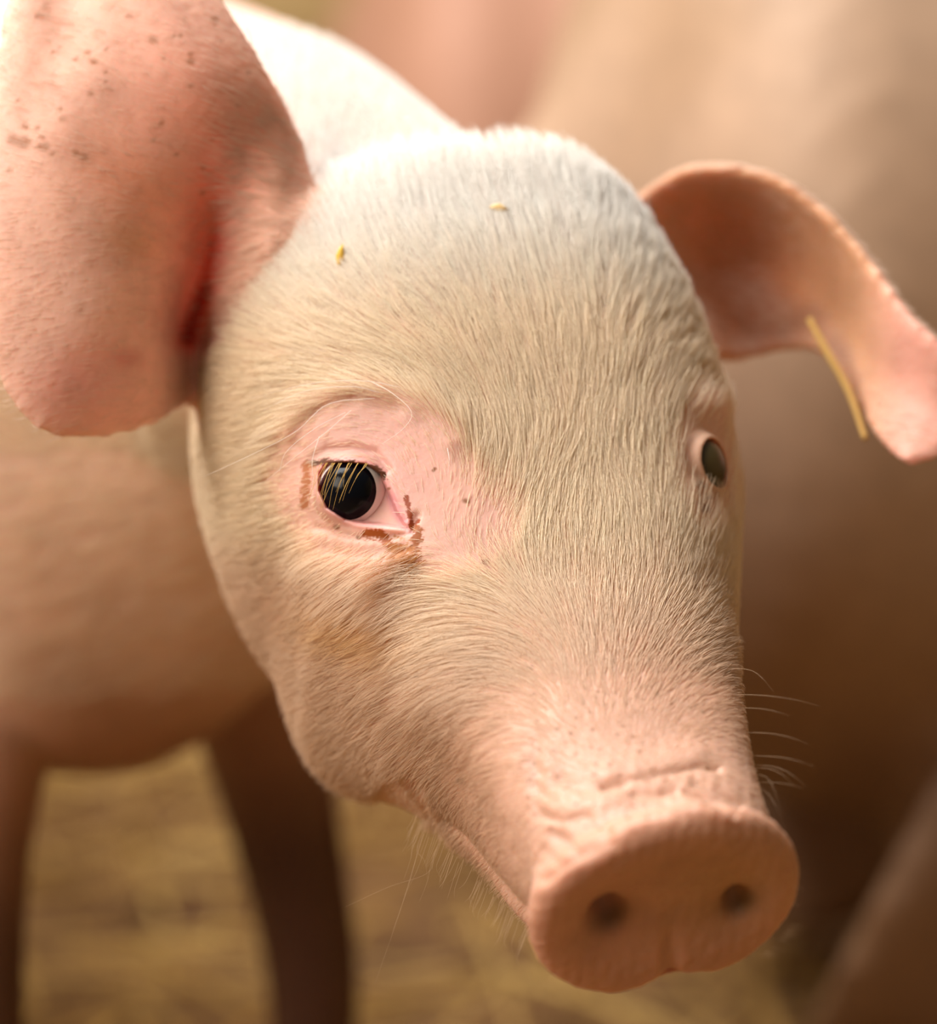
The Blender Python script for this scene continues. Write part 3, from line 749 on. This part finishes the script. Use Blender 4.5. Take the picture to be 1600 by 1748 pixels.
# clumping
NCL = NH//14; ci = rng.choice(NH, NCL, replace=False)
kd = kdtree.KDTree(NCL)
for k_, i in enumerate(ci): kd.insert(root[i], k_)
kd.balance()
near = np.array([ci[kd.find(r)[1]] for r in root])
cl = 0.55*np.where(rear > 0, 0.5, 1)*np.clip(Lh/10, 0.2, 1)*np.clip(1-sm(RP[:, 1], 560, 800)*0.55, 0, 1)
ok = (np.linalg.norm(root[near]-root, axis=1) < 5)
cl = cl*ok*(rear != 2)
tgt = pts[near]; pts = pts*(1-(cl[:, None, None]*s**1.5))+tgt*(cl[:, None, None]*s**1.5)
prof = np.array([1, 1, 0.95, 0.85, 0.62, 0.15])[None]
rad = prof*rng.uniform(0.75, 1.15, NH)[:, None]*np.where(rng.random(NH) < 0.12, 0.095, 0.062)[:, None]
rad *= np.where(rx > 100, 0.75, 1)[:, None]
hc = np.tile(np.array([0.98, 0.84, 0.66]), (NH, 1))
hc = hc*(1-0.0)+0
wtop = sm(-RP[:, 1], -620, -380)[:, None]; hc = hc*(1-wtop)+np.array([0.97, 0.93, 0.88])*wtop  # whiter hair towards the top: light from above put into its colour
pk = np.maximum(sm(rx, 40, 110)*0.8, 0.6*sm(-RP[:, 0], -820, -680)*sm(RP[:, 1], 880, 1020)*(root[:, 2] > -60))[:, None]; hc = hc*(1-pk)+np.array([0.74, 0.53, 0.38])*pk
ow = (np.exp(-bl(RP, 635, 1075, 95, 45, 10))*0.7)[:, None]; hc = hc*(1-ow)+np.array([0.74, 0.46, 0.17])*ow
ow = (np.exp(-bl(RP, 695, 965, 22, 38, 0)**2)*0.95)[:, None]; hc = hc*(1-ow)+np.array([0.50, 0.22, 0.06])*ow
ow = (np.exp(-bl(RP, 698, 1090, 12, 90, 0))*0.6)[:, None]; hc = hc*(1-ow)+np.array([0.45, 0.22, 0.07])*ow
hc = np.where((rear > 0)[:, None], np.array([0.88, 0.70, 0.58]), hc)
hc = hc*rng.uniform(0.88, 1.04, NH)[:, None]
fur = make_curves('fur', pts, rad, np.clip(hc, 0, 0.95), M_hair, pig, foot0)

# loose guard hairs, lashes and whiskers
def surf_t(px, py, r=8):
    k = (np.abs(P[:, 0]-px) < r) & (np.abs(P[:, 1]-py) < r) & (N[:, 2] > 0)
    return V[k, 2].max() if k.any() else -20.0
def bristles(name, lines, r, c, jitter=0.0):
    k = 12; pts = []
    for ln in lines:
        A = []
        for i, q_ in enumerate(ln):
            px, py = q_[0], q_[1]; lift_ = q_[2] if len(q_) > 2 else 0
            A.append(PL(px, py, lift_))
        A = np.array(A); xs_ = np.arange(len(A)); pts.append(catmull(xs_, A, np.linspace(0, len(A)-1, k)))
    pts = np.array(pts); rad = np.tile(np.linspace(1, 0.25, k)*r, (len(pts), 1))
    return make_curves(name, pts, rad, np.tile(np.array(c), (len(pts), 1)), M_hair, pig, foot0)
tb_ = surf_t(640, 700)
g = [[(625, 648, tb_-2), (665, 668, tb_+6), (702, 702, tb_+12), (690, 730, tb_+14), (652, 758, tb_+12)],
     [(590, 704, tb_+1), (540, 730, tb_+8), (490, 770, tb_+12), (477, 805, tb_+12)],
     [(600, 700, tb_+1), (560, 735, tb_+7), (510, 775, tb_+9), (455, 820, tb_+6)],
     [(545, 745, tb_+1), (533, 790, tb_+6), (540, 835, tb_+8), (548, 850, tb_+8)],
     [(764, 765, surf_t(764, 765)), (767, 785, surf_t(764, 785)+3), (765, 808, surf_t(764, 808)+3)],
     [(640, 680, tb_), (560, 690, tb_+4), (500, 740, tb_+6), (400, 790, tb_+2), (345, 815, tb_-6)],
     [(655, 672, tb_), (600, 660, tb_+4), (520, 668, tb_+3), (450, 700, tb_-6)],
     [(700, 665, tb_), (620, 650, tb_+4), (530, 655, tb_+3), (430, 680, tb_-10)]]
bristles('brow_bristles', g, 0.11, (0.93, 0.90, 0.86))
ls = []; te = c1[2]+12
for i in range(17):
    x0 = 545+(i//3)*14+rng.uniform(-4, 4)+(i % 3)*2; ln = rng.uniform(30, 95)*(1-0.5*abs(i-6)/12)
    dx = -0.30*ln+rng.uniform(-9, 9)
    ls.append([(x0+8, 790+0.05*i, te-1), (x0+4, 797, te+3.5), (x0+dx*0.5, 797+ln*0.5, te+5), (x0+dx, 797+ln, te+3.0)])
bristles('eyelashes', ls, 0.13, (0.72, 0.48, 0.14))['label'] = 'straw-coloured lashes hanging over the near eye'
wk = []
for (x0, y0, dx, dy, tt) in ((1250, 1185, 150, 20, 70), (1268, 1208, 80, 14, 72), (1280, 1250, 100, 20, 80), (1290, 1290, 100, 18, 85), (1295, 1310, 60, 30, 88), (1295, 1320, 40, 70, 90), (1290, 1345, 50, 70, 92),
                              (1260, 1140, 60, 40, 60), (1300, 1335, 70, 10, 88), (1292, 1305, 85, 38, 86)):
    wk.append([(x0-14, y0, tt-22), (x0+dx*0.35, y0+dy*0.1, tt-8), (x0+dx*0.7, y0+dy*0.45, tt), (x0+dx, y0+dy, tt)])
for (x0, y0, x1, y1, tt) in ((715, 1440, 640, 1680, 20), (712, 1450, 670, 1590, 22), (720, 1455, 690, 1530, 22), (735, 1470, 716, 1540, 24), (705, 1430, 690, 1500, 18), (730, 1480, 590, 1548, 20), (712, 1440, 730, 1500, 22)):
    wk.append([(x0+12, y0-26, tt), (x0, y0+10, tt+6), (x0*0.5+x1*0.5+4, y0*0.5+y1*0.5, tt+8), (x1, y1, tt+8)])
for i in range(70):            # fringe along chin and disc
    x0 = rng.uniform(700, 900); y0 = 1400+(x0-700)*0.98+rng.uniform(-10, 10); tt = 20+(x0-700)*0.25
    ln = rng.uniform(25, 55); wk.append([(x0+8, y0-10, tt-6), (x0-2, y0+ln*0.4, tt), (x0-8, y0+ln*0.75, tt+1), (x0-10+rng.uniform(-8, 8), y0+ln, tt)])
for i in range(14):
    a_ = rng.uniform(-0.5, 1.2); x0 = 1345+12*math.cos(a_)-60*(a_ > 0.4)*(a_-0.4); y0 = 1540+100*math.sin(a_); ln = rng.uniform(8, 16)
    wk.append([(x0-6, y0, 112), (x0+ln*0.4, y0+1, 114), (x0+ln*0.8, y0+3, 114), (x0+ln, y0+rng.uniform(0, 8), 114)])
bristles('whiskers', wk, 0.042, (0.72, 0.54, 0.36))
mud = []
for i in range(24):
    x0 = rng.uniform(700, 728); y0 = rng.uniform(945, 985); tt = surf_t(x0, y0)
    mud.append([(x0, y0, tt-0.5), (x0-10, y0+6, surf_t(x0-10, y0+6)+0.8), (x0-22, y0+14, surf_t(x0-22, y0+14)+1.0), (x0-36, y0+rng.uniform(22, 32), surf_t(x0-36, y0+26)+0.8)])
bristles('matted_tear_hair', mud, 0.16, (0.42, 0.17, 0.035))['label'] = 'brown wet hairs below the inner corner of the eye'

# hooves
for f in legs_w:
    Vv = []
    for z, r in ((0.0, 0.034), (0.012, 0.033), (0.03, 0.029), (0.042, 0.024)):
        for k in range(20):
            a_ = k/20*2*math.pi; Vv.append([f[0]+r*math.cos(a_), f[1]+r*math.sin(a_), z])
    Vv.append([f[0], f[1], 0.0]); Vv.append([f[0], f[1], 0.045]); Vv = np.array(Vv)
    Tt = [(i*20+k, i*20+(k+1) % 20, (i+1)*20+(k+1) % 20) for i in range(3) for k in range(20)]+[(i*20+k, (i+1)*20+(k+1) % 20, (i+1)*20+k) for i in range(3) for k in range(20)]
    Tt += [(80, (k+1) % 20, k) for k in range(20)]+[(81, 60+k, 60+(k+1) % 20) for k in range(20)]
    mesh_obj('hoof', Vv, np.array(Tt), M_hoof, pig, world_in=True, base=foot0)


# ------------------------------------------------------------------ the other pigs
def ear_head(S): d = S-HM; return np.stack([d@hx, d@hy, d@hz], -1)
EH = ear_head(S2)                      # far ear in head coordinates, reused for the others
def far_pig(label, loc, yaw, scale, pitch, turn, tint, belly=1.0, hdrop=0.0, lying=False):
    """pig space: x forward, y left, z up, mm; hooves at z = 0"""
    hp = math.radians(pitch); tr = math.radians(turn)
    fx = np.array([math.cos(hp)*math.cos(tr), math.cos(hp)*math.sin(tr), -math.sin(hp)]); fy = np.array([-math.sin(tr), math.cos(tr), 0.0]); fz = np.cross(fx, fy)
    HC = np.array([250+0.0, 60*math.sin(tr), 470-hdrop])
    h = lambda x, y, z: HC+x*fx+y*fy+z*fz
    ctr = [(-640, 0, 420, 30, 40, 40), (-620, 0, 420, 85, 95, 90), (-520, 0, 405, 135, 150, 140), (-300, 0, 385, 155, 165, 165), (-60, 0, 385, 145, 160, 165), (80, 0, 400, 120, 145, 145)]
    cn = [np.array(c[:3], float) for c in ctr]+[h(-110, 0, -48)]; dm = np.array([c[3:] for c in ctr]+[(102, 82, 80)], float); cn = np.array(cn); dm[2:6, 2] *= belly
    xs = np.concatenate([[0], np.cumsum(np.linalg.norm(np.diff(cn, axis=0), axis=1))]); qq = np.linspace(0, xs[-1], 50)[:-1]
    cc, dd = catmull(xs, cn, qq), catmull(xs, dm, qq); rg = []
    for i, s in enumerate(qq):
        f = np.clip((s-xs[4])/(xs[-1]-xs[4]), 0, 1); sd = nrm(np.array([0, 1.0, 0])*(1-f)+fy*f); up = np.array([0, 0, 1.0])*(1-f)+fz*f; up = nrm(up-sd*(up@sd))
        rg.append(ring(cc[i], sd, up, *dd[i], 2.1, 40))
    for x, w, zc, zt, zb, n in hst[1:]: rg.append(ring(h(x, 0, zc), fy, fz, w, zt-zc, zc-zb, n, 40))
    sh = [loft_mesh(rg)]
    qj = np.arange(-40, 158, 12.0); pj = catmull(jaw[:, 0], jaw[:, 1:], qj)
    sh.append(loft_mesh([ring(h(x, 0, p[1]), fy, fz, p[0], p[2], p[3], 2.2, 24) for x, p in zip(qj, pj)]))
    for sg in (-1, 1):
        G = EH[::3, ::3]; G = HC+G[..., 0:1]*fx+G[..., 1:2]*fy*(-sg)*1.0+G[..., 2:3]*fz
        sh.append(sheet_solid(G, 13, 11))
    feet = []; low = 200.0 if lying else 0.0
    sh = [(Vq-np.array([0, 0, low]), Fq) for Vq, Fq in sh]; HC = HC-np.array([0, 0, low])
    for bx, bz, bend in ((10, 330, 10), (-540, 350, -30)):
        for sg in (-1, 1):
            hip = np.array([bx, sg*85.0, bz]); ft = np.array([bx+10, sg*85.0, 0.0])
            pts, rad = leg(hip, ft, np.array([bend, 0, 0.0]), 70); pts[-1][2] = 14
            if lying:
                pts = [np.array([bx, sg*60.0, 80]), np.array([bx+70, sg*90.0, 45]), np.array([bx+150, sg*100.0, 34]), np.array([bx+215, sg*105.0, 28]), np.array([bx+250, sg*105.0, 26])]; ft = np.array([bx+262, sg*105.0, 0.0])
            feet.append(ft); sh.append(tube(pts, rad, 16))
    sh.append(tube([(-600, 0, 440-low), (-665, 0, 450-low), (-695, 10, 410-low), (-690, 25, 350-low)], [16, 12, 9, 5], 10))
    Vp, Tp = remesh(sh, 7.0); Ep = edges_of(Tp); Vp = smooth(Vp, Ep, 3); Vp = laplace(Vp, Ep, 2)
    Rz = np.array(Matrix.Rotation(yaw, 3, 'Z'))
    base = np.array(loc, float); Wd = lambda A: (np.asarray(A)*0.001*scale)@Rz.T+base
    o = empty('pig', base, *label)
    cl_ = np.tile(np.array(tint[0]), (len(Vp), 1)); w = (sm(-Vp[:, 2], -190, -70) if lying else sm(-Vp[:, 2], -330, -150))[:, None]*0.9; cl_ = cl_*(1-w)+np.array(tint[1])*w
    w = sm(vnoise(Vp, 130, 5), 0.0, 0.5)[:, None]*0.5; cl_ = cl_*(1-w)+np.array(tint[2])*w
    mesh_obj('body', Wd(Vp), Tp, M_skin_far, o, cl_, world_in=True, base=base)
    for sg in (-1, 1):
        c = h(-2, sg*64, -2); th = np.linspace(0, np.pi, 9); Vv = np.array([c+12*np.array([math.sin(t)*math.cos(p), math.sin(t)*math.sin(p), math.cos(t)]) for t in th for p in np.linspace(0, 2*np.pi, 12, endpoint=False)])
        Tt = np.array([(i*12+j, i*12+(j+1) % 12, (i+1)*12+(j+1) % 12, (i+1)*12+j) for i in range(8) for j in range(12)])
        mesh_obj('eyeball', Wd(Vv), Tt, M_iris, o, world_in=True, base=base)
    for f in feet:
        Vv = [[f[0]+r*math.cos(k/12*6.283), f[1]+r*math.sin(k/12*6.283), z] for z, r in ((0, 34), (14, 33), (40, 25)) for k in range(12)]+[[f[0], f[1], 0], [f[0], f[1], 42]]
        Tt = [(i*12+k, i*12+(k+1) % 12, (i+1)*12+(k+1) % 12) for i in range(2) for k in range(12)]+[(i*12+k, (i+1)*12+(k+1) % 12, (i+1)*12+k) for i in range(2) for k in range(12)]
        Tt += [(36, (k+1) % 12, k) for k in range(12)]+[(37, 24+k, 24+(k+1) % 12) for k in range(12)]
        mesh_obj('hoof', Wd(np.array(Vv)), np.array(Tt), M_hoof, o, world_in=True, base=base)
    return o
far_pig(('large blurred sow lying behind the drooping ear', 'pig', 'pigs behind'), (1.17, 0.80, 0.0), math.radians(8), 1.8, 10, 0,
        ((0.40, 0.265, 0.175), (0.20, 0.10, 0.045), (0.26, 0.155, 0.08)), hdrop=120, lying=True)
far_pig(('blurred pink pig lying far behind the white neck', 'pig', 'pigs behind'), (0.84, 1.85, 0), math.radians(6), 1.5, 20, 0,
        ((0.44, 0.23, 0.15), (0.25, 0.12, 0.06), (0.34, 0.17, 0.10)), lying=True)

# straw
rs = np.random.default_rng(5); NS = 9000
x = rs.uniform(-1.6, 2.0, NS); y = rs.uniform(-0.6, 2.9, NS); z = np.abs(rs.normal(0, 0.022, NS))+0.004+0.05*np.exp(-((x+0.55)**2+(y-1.5)**2)/0.25)*rs.random(NS)
a_ = rs.uniform(0, 6.283, NS); tl = rs.normal(0, 0.22, NS); L_ = rs.uniform(0.05, 0.16, NS)
d = np.stack([np.cos(a_)*np.cos(tl), np.sin(a_)*np.cos(tl), np.sin(tl)], 1); c = np.stack([x, y, z], 1)
u = nrm(np.cross(d, [0, 0, 1.0])); v = np.cross(u, d); rr = rs.uniform(0.0015, 0.0032, NS)[:, None]; bow = v*(L_*rs.uniform(-.08, .08, NS))[:, None]
Vs = []
for k, (off) in enumerate((-0.5, 0.0, 0.5)):
    p = c+d*(L_*off)[:, None]+(bow if k == 1 else 0)
    for j in range(3):
        t = j*2.094; Vs.append(p+(u*math.cos(t)+v*math.sin(t))*rr)
Vs = np.stack(Vs, 1); Vs[..., 2] = np.maximum(Vs[..., 2], 0.001); Vs = Vs.reshape(-1, 3); o9 = (np.arange(NS)*9)[:, None]; Ts = []
for r_ in (0, 3):
    for j in range(3):
        a0, b0_ = r_+j, r_+(j+1) % 3; Ts += [o9+np.array([[a0, b0_, b0_+3]]), o9+np.array([[a0, b0_+3, a0+3]])]
tag(mesh_obj('straw_bedding', Vs, np.concatenate(Ts), M_straw, world_in=True, smooth_sh=False), 'loose golden straw bedding on the pen floor', 'straw', kind='stuff')

# pen walls of boards
def board_wall(name, p0, p1, h, nb, depth_dir):
    p0 = np.array(p0, float); p1 = np.array(p1, float); e = empty(name, p0, None, None); e['kind'] = 'structure'
    L = np.linalg.norm(p1-p0); dx = (p1-p0)/L; dn = np.array(depth_dir, float); bh = h/nb
    for i in range(nb):
        th = 0.03+0.006*rs.random(); z0 = i*bh+0.006; z1 = (i+1)*bh-0.006
        Vv = np.array([p0+dx*a+dn*b+np.array([0, 0, zz_]) for zz_ in (z0, z1) for a, b in ((0, 0), (L, 0), (L, th), (0, th))])
        mesh_obj('board', Vv, np.array([(0, 3, 2, 1), (4, 5, 6, 7), (0, 1, 5, 4), (1, 2, 6, 5), (2, 3, 7, 6), (3, 0, 4, 7)]), M_wood, e, smooth_sh=False, world_in=True, base=p0)
board_wall('wall_back', (-3, 3.2, 0), (3, 3.2, 0), 2.2, 11, (0, 1, 0))
board_wall('wall_right', (2.4, -2.4, 0), (2.4, 3.2, 0), 2.2, 11, (1, 0, 0))

# straw stuck to the hair and to the drooping ear
def stalk(name, A, r, label, m_=None):
    A = np.array([PL(*a) for a in A]); Vt, Ft = tube(A, [r, r*1.1, r, r*0.8][:len(A)] if len(A) == 4 else [r, r*1.1, r*0.8], 8)
    Ft = [f if len(f) == 4 else f for f in Ft]; T3 = []
    for f in Ft: T3 += [(f[0], f[1], f[2])] if len(f) == 3 else [(f[0], f[1], f[2]), (f[0], f[2], f[3])]
    return tag(mesh_obj(name, Vt, np.array(T3), m_ or M_straw), label, 'straw')
def chip(name, px, py, hx_, hy_, rot, c_, label):
    t = surf_t(px, py)+2.0; a = math.radians(rot); Vc = []
    for z, k in ((0.5, 0.7), (0.0, 1.0), (-0.5, 0.8)):
        for j, w_ in zip(range(8), (1, .8, 1.1, .7, 1, .9, 1.15, .75)):
            u_, v_ = hx_*w_*k*math.cos(j*math.pi/4), hy_*w_*k*math.sin(j*math.pi/4)
            Vc.append(PL(px+u_*math.cos(a)-v_*math.sin(a), py+u_*math.sin(a)+v_*math.cos(a), t+z))
    Vc += [PL(px, py, t+0.5), PL(px, py, t-0.5)]; Tc = [(16+j, 16+(j+1) % 8, 25) for j in range(8)]+[((j+1) % 8, j, 24) for j in range(8)]
    for i in (0, 8): Tc += [(i+j, i+(j+1) % 8, i+8+(j+1) % 8) for j in range(8)]+[(i+j, i+8+(j+1) % 8, i+8+j) for j in range(8)]
    return tag(mesh_obj(name, np.array(Vc), np.array(Tc), c_), label, 'straw')
chip('straw_fragment', 581, 438, 8, 20, 12, plain('straw_yellow', (0.72, 0.45, 0.06)), 'tiny yellow straw chip in the hair close to the big pink ear')
chip('straw_fragment', 852, 355, 17, 7, 5, plain('straw_pale', (0.70, 0.48, 0.20)), 'tiny pale tan straw chip on top of the white forehead')
stalk('straw_stalk', [(1382, 545, -90), (1412, 600, -84), (1448, 665, -78), (1478, 750, -68)], 1.3, 'thin yellow straw stalk lying along the drooping ear')
